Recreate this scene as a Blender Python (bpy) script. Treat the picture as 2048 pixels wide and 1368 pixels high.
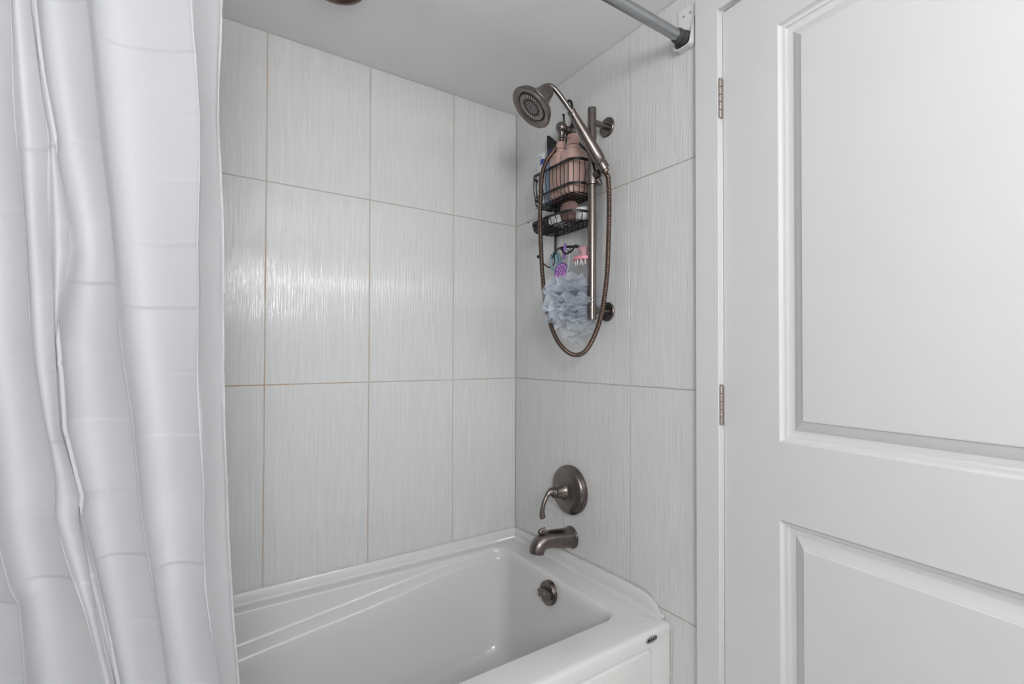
import bpy, bmesh, math, random
from mathutils import Vector, Matrix
random.seed(7)
for o in list(bpy.data.objects): bpy.data.objects.remove(o)
S = bpy.context.scene
COL = S.collection
PI = math.pi
R = math.radians

# ------------------------------------------------------------------ camera
F_PX = 977.8
yaw, pitch, roll = 0.599284, 0.0135352, 0.00226938
cy_, sy_, cp_, sp_ = math.cos(yaw), math.sin(yaw), math.cos(pitch), math.sin(pitch)
fw = Vector((sy_*cp_, cy_*cp_, sp_)); rt = Vector((cy_, -sy_, 0)); up = rt.cross(fw)
rt2 = rt*math.cos(roll)+up*math.sin(roll); up2 = up*math.cos(roll)-rt*math.sin(roll)
cd = bpy.data.cameras.new('camera'); cam = bpy.data.objects.new('camera', cd); COL.objects.link(cam)
M = Matrix((rt2, up2, -fw)).transposed().to_4x4(); M.translation = (-1.10202, -1.638, 1.18636)
cam.matrix_world = M
cd.sensor_width = 36; cd.sensor_fit = 'HORIZONTAL'; cd.lens = F_PX/2048*36
cd.shift_x = -14.43/2048; cd.shift_y = 14.93/2048; cd.clip_start = 0.02
S.camera = cam

# ------------------------------------------------------------------ world, lights, exposure
w = bpy.data.worlds.new('world'); S.world = w; w.use_nodes = True
w.node_tree.nodes['Background'].inputs[0].default_value = (.8, .85, 1, 1)
w.node_tree.nodes['Background'].inputs[1].default_value = .05
def area(name, loc, rot, sx, sy, power, col=(1, 1, 1)):
    l = bpy.data.lights.new(name, 'AREA'); l.shape = 'RECTANGLE'; l.size = sx; l.size_y = sy; l.energy = power; l.color = col
    o = bpy.data.objects.new(name, l); COL.objects.link(o); o.location = loc; o.rotation_euler = rot
    return o
area('bounce_light', (-1.29, -2.60, 1.72), (R(101), 0, R(-18)), .42, .5, 18.5, (1, 1, 1))
def bulb(loc, power, rad):
    l = bpy.data.lights.new('vanity_bulb', 'POINT'); l.energy = power; l.shadow_soft_size = rad; l.color = (1, .995, .985)
    o = bpy.data.objects.new('vanity_bulb', l); COL.objects.link(o); o.location = loc
for bx in (-.29, -.05): bulb((bx, -2.55, 1.775), 3.8, .042)
area('ceiling_fill', (-.80, -2.10, 2.15), (0, 0, 0), .9, .9, 1.5, (1, 1, 1))  # weak, broad fill added below the ceiling for softer light; no fixture here
S.view_settings.view_transform = 'Standard'; S.view_settings.look = 'None'
S.view_settings.gamma = 1; S.view_settings.use_curve_mapping = False
S.view_settings.exposure = 0.0

# ------------------------------------------------------------------ materials
def mat(name, col, rough=.5, metal=0, noise=0, nscale=30, bump=0, bscale=200, spec=.5, trans=0, alpha=1, coat=0, stretch=None):
    m = bpy.data.materials.new(name); m.use_nodes = True
    nt = m.node_tree; N = nt.nodes; L = nt.links; b = N['Principled BSDF']
    c4 = (*col, 1)
    b.inputs['Base Color'].default_value = c4; b.inputs['Roughness'].default_value = rough
    b.inputs['Metallic'].default_value = metal; b.inputs['Specular IOR Level'].default_value = spec
    b.inputs['Alpha'].default_value = alpha
    if coat: b.inputs['Coat Weight'].default_value = coat; b.inputs['Coat Roughness'].default_value = .08
    tc = N.new('ShaderNodeTexCoord'); mp = N.new('ShaderNodeMapping'); L.new(tc.outputs['Object'], mp.inputs[0])
    if stretch: mp.inputs['Scale'].default_value = stretch
    nz = N.new('ShaderNodeTexNoise'); nz.inputs['Scale'].default_value = nscale; nz.inputs['Detail'].default_value = 4
    L.new(mp.outputs[0], nz.inputs[0])
    rp = N.new('ShaderNodeValToRGB'); e = rp.color_ramp.elements
    k = noise if noise else .02
    e[0].position = .3; e[1].position = .7
    e[0].color = tuple(max(0, c*(1-k)) for c in col)+(1,); e[1].color = tuple(min(1, c*(1+k)) for c in col)+(1,)
    L.new(nz.outputs[0], rp.inputs[0]); L.new(rp.outputs[0], b.inputs['Base Color'])
    if bump:
        n2 = N.new('ShaderNodeTexNoise'); n2.inputs['Scale'].default_value = bscale; n2.inputs['Detail'].default_value = 3
        L.new(mp.outputs[0], n2.inputs[0])
        bp = N.new('ShaderNodeBump'); bp.inputs['Strength'].default_value = bump; bp.inputs['Distance'].default_value = .001
        L.new(n2.outputs[0], bp.inputs['Height']); L.new(bp.outputs[0], b.inputs['Normal'])
    if trans:
        out = N['Material Output']; t = N.new('ShaderNodeBsdfTranslucent'); t.inputs[0].default_value = c4
        mx = N.new('ShaderNodeMixShader'); mx.inputs[0].default_value = trans
        L.new(b.outputs[0], mx.inputs[1]); L.new(t.outputs[0], mx.inputs[2]); L.new(mx.outputs[0], out.inputs[0])
    return m

def tile_mat():
    m = bpy.data.materials.new('ridged_tile'); m.use_nodes = True
    nt = m.node_tree; N = nt.nodes; L = nt.links; b = N['Principled BSDF']
    g = N.new('ShaderNodeNewGeometry')
    oi = N.new('ShaderNodeObjectInfo')
    ad = N.new('ShaderNodeVectorMath'); ad.operation = 'MULTIPLY_ADD'
    L.new(oi.outputs['Random'], ad.inputs[0]); ad.inputs[1].default_value = (9, 9, 5); L.new(g.outputs['Position'], ad.inputs[2])
    def nz(sc, detail, dist=0):
        mp = N.new('ShaderNodeMapping'); mp.inputs['Scale'].default_value = sc; L.new(ad.outputs[0], mp.inputs[0])
        n = N.new('ShaderNodeTexNoise'); n.inputs['Scale'].default_value = 1; n.inputs['Detail'].default_value = detail
        n.inputs['Distortion'].default_value = dist
        L.new(mp.outputs[0], n.inputs[0]); return n
    a = nz((165, 165, 6.5), 2.5, .5); c = nz((360, 360, 12), 2, .3)
    ml = N.new('ShaderNodeMath'); ml.operation = 'MULTIPLY_ADD'; ml.inputs[1].default_value = .5
    L.new(c.outputs[0], ml.inputs[0]); L.new(a.outputs[0], ml.inputs[2])
    rp = N.new('ShaderNodeValToRGB'); e = rp.color_ramp.elements
    e[0].position = .5; e[0].color = (.658, .663, .661, 1); e[1].position = 1.0; e[1].color = (.742, .747, .745, 1)
    L.new(ml.outputs[0], rp.inputs[0]); L.new(rp.outputs[0], b.inputs['Base Color'])
    bp = N.new('ShaderNodeBump'); bp.inputs['Strength'].default_value = .75; bp.inputs['Distance'].default_value = .0016
    L.new(ml.outputs[0], bp.inputs['Height']); L.new(bp.outputs[0], b.inputs['Normal'])
    b.inputs['Roughness'].default_value = .10; b.inputs['Specular IOR Level'].default_value = .5
    return m

def grout_mat():
    m = bpy.data.materials.new('stained_grout'); m.use_nodes = True
    nt = m.node_tree; N = nt.nodes; L = nt.links; b = N['Principled BSDF']
    g = N.new('ShaderNodeNewGeometry'); n = N.new('ShaderNodeTexNoise'); n.inputs['Scale'].default_value = 7; n.inputs['Detail'].default_value = 6
    L.new(g.outputs['Position'], n.inputs[0])
    rp = N.new('ShaderNodeValToRGB'); e = rp.color_ramp.elements
    e[0].position = .32; e[0].color = (.56, .545, .51, 1); e[1].position = .66; e[1].color = (.56, .40, .29, 1)
    x = rp.color_ramp.elements.new(.5); x.color = (.56, .50, .44, 1)
    L.new(n.outputs[0], rp.inputs[0]); L.new(rp.outputs[0], b.inputs['Base Color']); b.inputs['Roughness'].default_value = .9
    return m

def mesh_net(tr=.4):
    m = mat('blue_mesh', (.84, .89, .95), .6, noise=.05, nscale=300)
    nt = m.node_tree; N = nt.nodes; L = nt.links; b = N['Principled BSDF']; out = N['Material Output']
    tl = N.new('ShaderNodeBsdfTranslucent'); tl.inputs[0].default_value = (.84, .89, .95, 1)
    m1 = N.new('ShaderNodeMixShader'); m1.inputs[0].default_value = .35; L.new(b.outputs[0], m1.inputs[1]); L.new(tl.outputs[0], m1.inputs[2])
    tp = N.new('ShaderNodeBsdfTransparent'); m2 = N.new('ShaderNodeMixShader'); m2.inputs[0].default_value = tr
    L.new(m1.outputs[0], m2.inputs[1]); L.new(tp.outputs[0], m2.inputs[2]); L.new(m2.outputs[0], out.inputs[0])
    return m

TILE = tile_mat(); GROUT = grout_mat()
PAINT = mat('white_door_paint', (.71, .71, .71), .38, noise=.012, nscale=6, bump=.05, bscale=260)
CASEP = mat('white_trim_paint', (.70, .70, .70), .4, noise=.012, nscale=6, bump=.05, bscale=260)
WALLP = mat('white_wall_paint', (.8, .8, .8), .75, noise=.015, nscale=3, bump=.08, bscale=120)
CEILP = mat('matte_ceiling_paint', (.89, .89, .89), .7, noise=.02, nscale=4, bump=.15, bscale=35)
FLOORM = mat('grey_floor_tile', (.68, .68, .67), .35, noise=.05, nscale=6)
ACRY = mat('white_acrylic', (.71, .71, .708), .16, noise=.01, nscale=3, coat=.4)
APRM = mat('white_acrylic_skirt', (.74, .74, .735), .18, noise=.01, nscale=3, coat=.3)
CAULK = mat('off_white_caulk', (.60, .59, .57), .6, noise=.15, nscale=40, bump=.4, bscale=150)
NICK = mat('dark_brushed_nickel', (.195, .170, .158), .27, 1, noise=.12, nscale=60, bump=.04, bscale=400)
NICKL = mat('antique_nickel_hinge', (.42, .37, .34), .35, 1, noise=.1, nscale=80)
HOSEM = mat('bronzed_metal_hose', (.165, .118, .095), .3, 1, noise=.2, nscale=12)
CHROM = mat('grey_steel_rod', (.38, .39, .40), .3, 1, noise=.05, nscale=30)
RUBB = mat('dark_grey_rubber', (.045, .048, .05), .55, noise=.1)
BPLS = mat('white_bracket_plastic', (.78, .78, .79), .35)
BLACK = mat('black_coated_wire', (.006, .006, .007), .35, noise=.2)
PINK = mat('dusty_pink_plastic', (.56, .375, .325), .38, noise=.02)
PINKD = mat('dusty_pink_cap', (.55, .365, .32), .42, noise=.02)
WPLA = mat('white_plastic', (.72, .73, .75), .35)
BLUE = mat('royal_blue_plastic', (.03, .07, .30), .4)
NAVY = mat('navy_plastic', (.015, .02, .10), .4)
GBLUE = mat('grey_blue_plastic', (.22, .32, .47), .4)
PUMI = mat('pinkish_brown_pumice', (.19, .118, .105), .9, noise=.35, nscale=300, bump=.8, bscale=400)
PURP = mat('purple_plastic', (.20, .11, .36), .4)
LILA = mat('orchid_perforated', (.55, .27, .58), .45)
TEAL = mat('teal_blue_plastic', (.23, .38, .45), .4)
DPURP = mat('deep_violet_plastic', (.05, .03, .16), .4)
ROSE = mat('rose_pink_plastic', (.72, .27, .36), .35)
ROSET = mat('translucent_rose_plastic', (.72, .45, .50), .3, alpha=.75)
CLEAR = mat('clear_silicone', (.8, .78, .78), .25, alpha=.7)
NET = mesh_net()
CORD = mat('grey_white_cord', (.55, .58, .62), .7)
CLOTH = mat('white_polyester_cloth', (.60, .604, .622), .55, noise=.008, nscale=20, bump=.05, bscale=900, trans=.22)
BADGE = mat('grey_badge_foil', (.30, .31, .30), .45, .2)
INK = mat('black_ink', (.01, .01, .01), .6)
BRONZ = mat('bronze_light_trim', (.16, .11, .095), .3, 1, noise=.1)
LENS = mat('frosted_lens', (.7, .7, .68), .4)
DIRT = mat('mildew_speck', (.25, .24, .10), .9)

# ------------------------------------------------------------------ mesh helpers
class MB:
    def __init__(s): s.v = []; s.f = []
    def add(s, v, f):
        n = len(s.v); s.v += [tuple(p) for p in v]; s.f += [tuple(i+n for i in q) for q in f]; return s
    def box(s, a, b):
        x0, y0, z0 = (min(a[i], b[i]) for i in range(3)); x1, y1, z1 = (max(a[i], b[i]) for i in range(3))
        return s.add([(x0,y0,z0),(x1,y0,z0),(x1,y1,z0),(x0,y1,z0),(x0,y0,z1),(x1,y0,z1),(x1,y1,z1),(x0,y1,z1)],
                     [(0,3,2,1),(4,5,6,7),(0,1,5,4),(1,2,6,5),(2,3,7,6),(3,0,4,7)])
    def tube(s, pts, rad, seg=10, caps=True, closed=False, flat=None):
        P = [Vector(p) for p in pts]; n = len(P)
        rr = rad if isinstance(rad, (list, tuple)) else [rad]*n
        T = []
        for i in range(n):
            a = P[i-1] if (i or closed) else P[0]; b = P[(i+1) % n] if (i < n-1 or closed) else P[-1]
            T.append((b-a).normalized())
        up = Vector((0, 0, 1)) if abs(T[0].z) < .9 else Vector((0, 1, 0))
        nrm = (up-T[0]*up.dot(T[0])).normalized(); v = []; f = []
        for i in range(n):
            nrm = (nrm-T[i]*nrm.dot(T[i]))
            nrm = nrm.normalized() if nrm.length > 1e-6 else T[i].orthogonal().normalized()
            bn = T[i].cross(nrm)
            for k in range(seg):
                a = 2*PI*k/seg
                if flat: v.append(P[i]+nrm*math.cos(a)*flat[0]+bn*math.sin(a)*flat[1])
                else: v.append(P[i]+(nrm*math.cos(a)+bn*math.sin(a))*rr[i])
        m = n if closed else n-1
        for i in range(m):
            j = (i+1) % n
            for k in range(seg):
                f.append((i*seg+k, i*seg+(k+1) % seg, j*seg+(k+1) % seg, j*seg+k))
        if caps and not closed:
            f.append(tuple(range(seg))[::-1]); f.append(tuple((n-1)*seg+k for k in range(seg)))
        return s.add(v, f)
    def lathe(s, prof, o, ax=(0, 0, 1), seg=28, sc=(1, 1)):
        A = Vector(ax).normalized(); X = (Vector((0, 0, 1)) if abs(A.z) < .9 else Vector((1, 0, 0))).cross(A).normalized(); Y = A.cross(X)
        o = Vector(o); v = []; f = []; n = len(prof)
        for r, h in prof:
            for k in range(seg):
                a = 2*PI*k/seg; v.append(o+A*h+X*(math.cos(a)*r*sc[0])+Y*(math.sin(a)*r*sc[1]))
        for i in range(n-1):
            for k in range(seg):
                f.append((i*seg+k, i*seg+(k+1) % seg, (i+1)*seg+(k+1) % seg, (i+1)*seg+k))
        f.append(tuple(range(seg))[::-1]); f.append(tuple((n-1)*seg+k for k in range(seg)))
        return s.add(v, f)
    def loft(s, rings, cap0=False, cap1=False):
        n = len(rings[0]); v = [p for r in rings for p in r]; f = []
        for i in range(len(rings)-1):
            for k in range(n):
                f.append((i*n+k, i*n+(k+1) % n, (i+1)*n+(k+1) % n, (i+1)*n+k))
        if cap0: f.append(tuple(range(n))[::-1])
        if cap1: f.append(tuple((len(rings)-1)*n+k for k in range(n)))
        return s.add(v, f)
    def build(s, name, m, parent=None, smooth=0, bevel=0, local=False):
        me = bpy.data.meshes.new(name); me.from_pydata(s.v, [], s.f); me.materials.append(m); me.update()
        bm = bmesh.new(); bm.from_mesh(me); bmesh.ops.recalc_face_normals(bm, faces=bm.faces)
        if smooth:
            for q in bm.faces: q.smooth = True
            for e in bm.edges:
                if len(e.link_faces) == 2 and e.calc_face_angle(0) > R(smooth): e.smooth = False
        bm.to_mesh(me); bm.free()
        o = bpy.data.objects.new(name, me); COL.objects.link(o)
        if bevel:
            b = o.modifiers.new('bevel', 'BEVEL'); b.width = bevel; b.segments = 2; b.limit_method = 'ANGLE'; b.angle_limit = R(40)
        if parent:
            o.parent = parent
            if not local: o.matrix_parent_inverse = WM[parent.name].inverted()
        WM[o.name] = Matrix.Identity(4)
        return o
WM = {}
def empty(name, loc):
    o = bpy.data.objects.new(name, None); COL.objects.link(o); o.location = loc; o.empty_display_size = .05
    WM[o.name] = Matrix.Translation(loc); return o
def tag(o, label=None, cat=None, group=None, kind=None):
    if label: o['label'] = label
    if cat: o['category'] = cat
    if group: o['group'] = group
    if kind: o['kind'] = kind
    return o
def spline(P, n=10, closed=False):
    P = [Vector(p) for p in P]; out = []; m = len(P)
    for i in range(m if closed else m-1):
        if closed: a, b, c, d = P[i-1], P[i], P[(i+1) % m], P[(i+2) % m]
        else: a, b, c, d = P[max(i-1, 0)], P[i], P[i+1], P[min(i+2, m-1)]
        for k in range(n):
            t = k/n
            out.append(.5*((2*b)+(c-a)*t+(2*a-5*b+4*c-d)*t*t+(3*b-a-3*c+d)*t**3))
    if not closed: out.append(P[-1])
    return out
def lerp_table(T, z):      # T sorted by descending z: [(z, x), ...]
    if z >= T[0][0]:
        (z0, x0), (z1, x1) = T[0], T[min(2, len(T)-1)]; return x0+(x1-x0)/(z1-z0)*(z-z0)*.5
    for (z0, x0), (z1, x1) in zip(T, T[1:]):
        if z >= z1: return x0+(x1-x0)*(z-z0)/(z1-z0)
    (z0, x0), (z1, x1) = T[-2], T[-1]; return x1+(x1-x0)/(z1-z0)*(z-z1)*.5
def rrect(x0, x1, y0, y1, r, z, n=6, m=1, zf=None):
    """rounded rectangle ring, counter-clockwise; m extra points along each straight side"""
    pts = []; cs = [((x1-r, y0+r), -90), ((x1-r, y1-r), 0), ((x0+r, y1-r), 90), ((x0+r, y0+r), 180)]
    arcs = []
    for (cx, cy), a0 in cs:
        arcs.append([(cx+r*math.cos(R(a0+90*k/n)), cy+r*math.sin(R(a0+90*k/n))) for k in range(n+1)])
    for i in range(4):
        pts += arcs[i]; a = arcs[i][-1]; b = arcs[(i+1) % 4][0]
        for k in range(1, m): pts.append((a[0]+(b[0]-a[0])*k/m, a[1]+(b[1]-a[1])*k/m))
    return [(x, y, zf(x, y) if zf else z) for x, y in pts]

# ================================================================== THE ROOM
CEIL = 2.163; XL = -1.524; YF = -2.78
tag(MB().box((XL-.12, YF-.12, -.06), (.3, .12, 0)).build('floor', FLOORM), kind='structure')
tag(MB().box((XL-.12, YF-.12, CEIL), (.3, .12, CEIL+.06)).build('ceiling', CEILP), kind='structure')
tag(MB().box((XL-.1, YF, 0), (XL, 0, CEIL)).build('wall_left', WALLP), kind='structure')
tag(MB().box((XL-.1, YF-.1, 0), (.1, YF, CEIL)).build('wall_front', WALLP), kind='structure')
wb = tag(MB().box((XL-.1, .0016, 0), (.1, .1, CEIL)).build('wall_back', GROUT), kind='structure')
DY0, DY1, DZ = -.9235, -1.692, 2.0505       # doorway
wr = MB()
wr.box((.0016, 0, 0), (.1, -.855, CEIL)).box((0, -.855, 0), (.1, DY0+.001, CEIL))
wr.box((0, DY0+.001, DZ), (.1, DY1-.001, CEIL)).box((0, DY1-.001, 0), (.1, YF, CEIL))
wr = tag(wr.build('wall_right', GROUT), kind='structure')
wr.data.materials.append(WALLP)
for p in wr.data.polygons:
    if p.center.y < -.855: p.material_index = 1

# tiles: every tile its own piece, shared mesh per size
GAP = .0032
tcache = {}
def tile(parent, axis, a0, a1, z0, z1):
    wdt, h = abs(a1-a0)-GAP, z1-z0-GAP
    key = (axis, round(wdt, 4), round(h, 4))
    if key not in tcache:
        e = .0006; d = .0075
        hw, hh = wdt/2, h/2
        out = [(-hw, 0+e, -hh), (hw, 0+e, -hh), (hw, 0+e, hh), (-hw, 0+e, hh)]
        inn = [(-hw+e, 0, -hh+e), (hw-e, 0, -hh+e), (hw-e, 0, hh-e), (-hw+e, 0, hh-e)]
        bak = [(x, d, z) for x, y, z in out]
        v = bak+out+inn; f = [(8, 9, 10, 11), (0, 3, 2, 1)]
        for r0 in (0, 4):
            for k in range(4): f.append((r0+k, r0+(k+1) % 4, r0+4+(k+1) % 4, r0+4+k))
        if axis == 'x': v = [(y, x, z) for x, y, z in v]       # face towards -x
        me = bpy.data.meshes.new('tile'); me.from_pydata(v, [], f); me.materials.append(TILE)
        bm = bmesh.new(); bm.from_mesh(me); bmesh.ops.recalc_face_normals(bm, faces=bm.faces); bm.to_mesh(me); bm.free()
        tcache[key] = me
    o = bpy.data.objects.new('tile', tcache[key]); COL.objects.link(o); o.parent = parent
    c = (a0+a1)/2; z = (z0+z1)/2
    j = random.uniform(-.0004, .0002)
    o.location = (c, j, z) if axis == 'y' else (j, c, z)
Z1, H = 1.0978, .613
rows = [(0, Z1-H), (Z1-H, Z1), (Z1, Z1+H), (Z1+H, CEIL)]
for (z0, z1) in rows[1:]:
    xs = [0, -.281, -.5934, -.9058, -1.2182, XL]
    for a, b in zip(xs, xs[1:]): tile(wb, 'y', b, a, z0, z1)
for i, (z0, z1) in enumerate(rows):
    ys = [0, -.3011, -.6135, -.8545]
    if i == 0: ys = [-.6135, -.8545]
    for a, b in zip(ys, ys[1:]): tile(wr, 'x', b, a, z0, z1)

# door casing (flat boards) and jamb
CX = -.015
tag(MB().box((CX, -.8537, 0), (0, -.9195, 2.1165)).build('trim_1', CASEP, bevel=.0015), kind='structure')
tag(MB().box((CX, -.9195, 2.0515), (0, DY1, 2.1165)).build('trim_2', CASEP, bevel=.0015), kind='structure')
tag(MB().box((CX, DY1, 0), (0, DY1-.066, 2.1165)).build('trim_3', CASEP, bevel=.0015), kind='structure')
# door stops inside the frame
st = MB().box((.042, DY0+.001, 0), (.055, DY0-.014, DZ)).box((.042, DY1-.001, 0), (.055, DY1+.014, DZ)).box((.042, DY0, DZ), (.055, DY1, DZ-.014))
tag(st.build('trim_4', CASEP), kind='structure')

# ------------------------------------------------------------------ the panel door, ajar
door = empty('door_1', (-.0005, -.9245, 0)); door.rotation_euler = (0, 0, R(-4.6)); tag(door, kind='structure')
DW, DT = .760, 2.0445
ST = .142
def dbox(m, s0, s1, z0, z1, x0=0, x1=.035): return m.box((x0, -s0, z0), (x1, -s1, z1))
zs = [(.012, .235), (.825, .998), (1.932, DT)]
fr = MB()
dbox(fr, .0, ST, .012, DT); dbox(fr, DW-ST, DW, .012, DT)
for a, b in zs: dbox(fr, ST, DW-ST, a, b)
fr.build('door_frame', PAINT, door, local=True)
def door_panel(z0, z1):
    prof = [(0, 0), (.0012, .0022), (.004, .0046), (.0075, .0058), (.0112, .0062), (.0116, .0078), (.013, .0082), (.018, .0098), (.0235, .0104),
            (.0265, .0104), (.0275, .0098), (.048, .0042), (.0486, .0042), (.0498, .0020), (.0515, .0014)]
    rings = []
    for i, d in prof:
        d *= 1.6
        rings.append([(d, -(ST+i), z0+i), (d, -(DW-ST-i), z0+i), (d, -(DW-ST-i), z1-i), (d, -(ST+i), z1-i)])
    back = [(.033, p[1], p[2]) for p in rings[0]]
    MB().loft([back]+rings, True, True).build('door_panel', PAINT, door, smooth=22, local=True)
door_panel(.998, 1.932); door_panel(.235, .825)
for zc in (1.828, 1.066, .21):
    h = empty('hinge', (0, 0, 0)); h.parent = door; WM[h.name] = Matrix.Identity(4)
    cx, cy = -.0075, .0035
    n = 5; L = .096
    for k in range(n):
        a = zc-L/2+k*L/n
        kn = MB().lathe([(.0052, .0004), (.0058, .001), (.0058, L/n-.001), (.0052, L/n-.0004)], (cx, cy, a), seg=14)
        kn.build('knuckle', NICKL, h, smooth=40, local=True)
    MB().lathe([(.003, 0), (.0046, .0008), (.0046, .003), (.003, .004)], (cx, cy, zc+L/2), seg=12).build('pin_cap', NICKL, h, smooth=40, local=True)
    lf = MB().box((-.0065, .0018, zc-L/2), (.001, -.0012, zc+L/2)).build('leaf', NICKL, h, local=True)
kn = MB().lathe([(.032, 0), (.032, .004), (.026, .008), (.012, .012), (.011, .035), (.02, .042), (.027, .055), (.026, .066), (.016, .073), (.004, .074)], (0, -.70, .93), (-1, 0, 0))
kn.build('door_knob', NICKL, door, smooth=40, local=True)

# ================================================================== BATHTUB
tub = empty('bathtub', (-.76, -.38, 0))
tag(tub, 'white acrylic alcove bathtub with sloping armrest ledge and recessed skirt panel', 'bathtub')
X0, X1, Y0, Y1 = XL+.003, -.003, -.762, -.003
DECK = .460
def zb1(x): return min(.452, .4588+(x+.183)*.1166)
def ring(f, r, b, l, rad, z, zback=None, n=8, m=24):
    x0, x1, y0, y1 = X0+l, X1-r, Y0+f, Y1-b
    def zf(x, y):
        if zback is None: return z
        k = max(0, min(1, (y-(y1-rad*1.05))/(rad*1.05))) if x > x0+rad else max(0, min(1, (y-y0)/(y1-y0)))
        k = k*k*(3-2*k)
        return z+(zback(x)-z)*k
    return rrect(x0, x1, y0, y1, rad, z, n, m, zf)
rg = []
for f, z in ((0, .428), (0, .4462), (.0012, .4515), (.0042, .4560), (.009, .4588), (.016, .460)):
    rg.append(ring(f, 0, 0, 0, .0004, DECK, None)); rg[-1] = [(x, y, z if y < -.7 else DECK) for x, y, _ in rg[-1]]
rg.append(ring(.100, .083, .040, .11, .052, DECK))
rg.append(ring(.1045, .0865, .0428, .115, .052, .4590))
rg.append(ring(.108, .090, .0446, .12, .053, .4550))
rg.append(ring(.1095, .093, .0456, .125, .054, .4490, lambda x: min(.449, zb1(x)+.012)))
rg.append(ring(.110, .0945, .0475, .13, .055, .4440, lambda x: min(.444, zb1(x)+.002)))
rg.append(ring(.1105, .0955, .0520, .133, .056, .4400, lambda x: min(.440, zb1(x)-.001)))
def bw(x): return max(0, min(1, (-.12-x)/.45))
def shift_back(rgp, amount):
    ymax = max(p[1] for p in rgp)
    return [(x, y-amount*bw(x)*(1 if y > ymax-.012 else 0), z) for x, y, z in rgp]
rg.append(shift_back(ring(.111, .0965, .062, .136, .058, .4350, lambda x: min(.435, zb1(x)-.010)), .024))
rg.append(shift_back(ring(.1115, .0972, .0645, .138, .058, .4300, lambda x: min(.430, zb1(x)-.013)), .026))
rg.append(shift_back(ring(.112, .098, .066, .14, .058, .4240, lambda x: min(.424, zb1(x)-.019)), .027))
for z, d in ((.33, .010), (.22, .022), (.165, .030), (.135, .038), (.115, .050), (.102, .068), (.095, .095)):
    rg.append(shift_back(ring(.112+d, .098+d, .066+d, .14+d*3, .058+d*.3, z, lambda x, z=z: min(z, zb1(x)-.03)), .027*max(0, 1-d/.06)))
MB().loft(rg, False, True).build('basin', ACRY, tub, smooth=50)
# wall flange with cove, falling to the deck at the front ends
fl = MB()
path = [(X0, -.735), (X0, -.66), (X0, -.02), (X0+.017, Y1), (-.20, Y1), (-.02, Y1), (X1, -.02), (X1, -.30), (X1, -.60), (X1, -.672), (X1, -.694), (X1, -.712), (X1, -.728), (X1, -.742)]
hts = [.004, .045, .042, .042, .040, .041, .042, .047, .0525, .051, .0445, .032, .014, .003]
path = [(X0, -.735), (X0, -.66), (X0, Y1), (-.20, Y1), (X1, Y1), (X1, -.30), (X1, -.60), (X1, -.672), (X1, -.694), (X1, -.712), (X1, -.728), (X1, -.742)]
hts = [.004, .045, .036, .040, .042, .047, .0525, .051, .0445, .032, .014, .003]
def inward(i):
    x, y = path[i]; return Vector(((1 if x < -1.5 else -1 if x > -.1 else 0), (-1 if y > -.01 else 0), 0))
pr = []
for i, (x, y) in enumerate(path):
    n = inward(i); h = hts[i]; b = Vector((x, y, DECK))
    h = max(h, .007)
    pts = [(-.002, h), (.0025, h), (.004, h-.0015), (.0045, max(h*.3, .0055)), (.0055, .0032), (.0078, .0014), (.0115, .0004), (.016, .0002)]
    pr.append([b+n*a+Vector((0, 0, max(c, .0002))) for a, c in pts])
v = [p for r_ in pr for p in r_]; q = len(pr[0]); f = []
for i in range(len(pr)-1):
    for k in range(q-1): f.append((i*q+k, i*q+k+1, (i+1)*q+k+1, (i+1)*q+k))
fl.add(v, f).build('wall_flange', ACRY, tub, smooth=60)
cb = MB()
cp = [Vector((x, y, DECK+h+.0008))+inward(i)*.0012 for i, ((x, y), h) in enumerate(zip(path, hts))]
cb.tube(cp[:3], .0020, 6); cb.tube(cp[2:5], .0018, 6); cb.tube(spline(cp[4:], 5), .0022, 6)
cb.tube(spline([(-.0028, -.742, .4615), (-.0028, -.752, .459), (-.0028, -.760, .449), (-.0028, -.7645, .43), (-.0028, -.764, .30), (-.0028, -.764, .02)], 5), .0024, 6)
cb.build('caulk_bead', CAULK, tub, smooth=60)
# skirt with recessed panel
def apr(x0, x1, z0, z1, r, y): return [(x, y, z) for x, z, _ in rrect(x0, x1, z0, z1, r, 0, 6, 2)]
AX1 = -.0045
a0 = apr(X0, AX1, .002, .4281, .0005, -.745); a1 = apr(X0, AX1, .002, .4281, .0005, -.762)
MB().loft([a0, a1, apr(-1.45, -.0735, .05, .4185, .018, -.762), apr(-1.449, -.0745, .051, .4175, .0175, -.7615), apr(-1.4475, -.076, .0525, .416, .0165, -.7572), apr(-1.446, -.0775, .054, .4145, .0155, -.7570), apr(-1.4400, -.0835, .060, .4085, .0105, -.7616), apr(-1.439, -.0845, .061, .4075, .0100, -.762)], True, True).build('skirt', APRM, tub, smooth=35)
# badge
bd = MB().lathe([(.0225, 0), (.0225, .0008), (.0215, .0013), (.0, .0014)], (-.0785, -.762, .4395), (0, -1, 0), 32, (1, .40)).build('maker_badge', BADGE, tub, smooth=30)
tc = bpy.data.curves.new('badge_lettering', 'FONT'); tc.body = 'MAAX'; tc.size = .0125; tc.align_x = 'CENTER'; tc.align_y = 'CENTER'; tc.extrude = .0002; tc.shear = .25; tc.offset = .00035
to = bpy.data.objects.new('tmp', tc); COL.objects.link(to); dg = bpy.context.evaluated_depsgraph_get(); tm = bpy.data.meshes.new_from_object(to.evaluated_get(dg)); bpy.data.objects.remove(to)
tm.transform(Matrix.Translation((-.0785, -.7636, .4395)) @ Matrix.Rotation(R(90), 4, 'X'))
tm.materials.clear(); tm.materials.append(INK)
lo = bpy.data.objects.new('badge_lettering', tm); COL.objects.link(lo); lo.parent = bd
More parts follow.
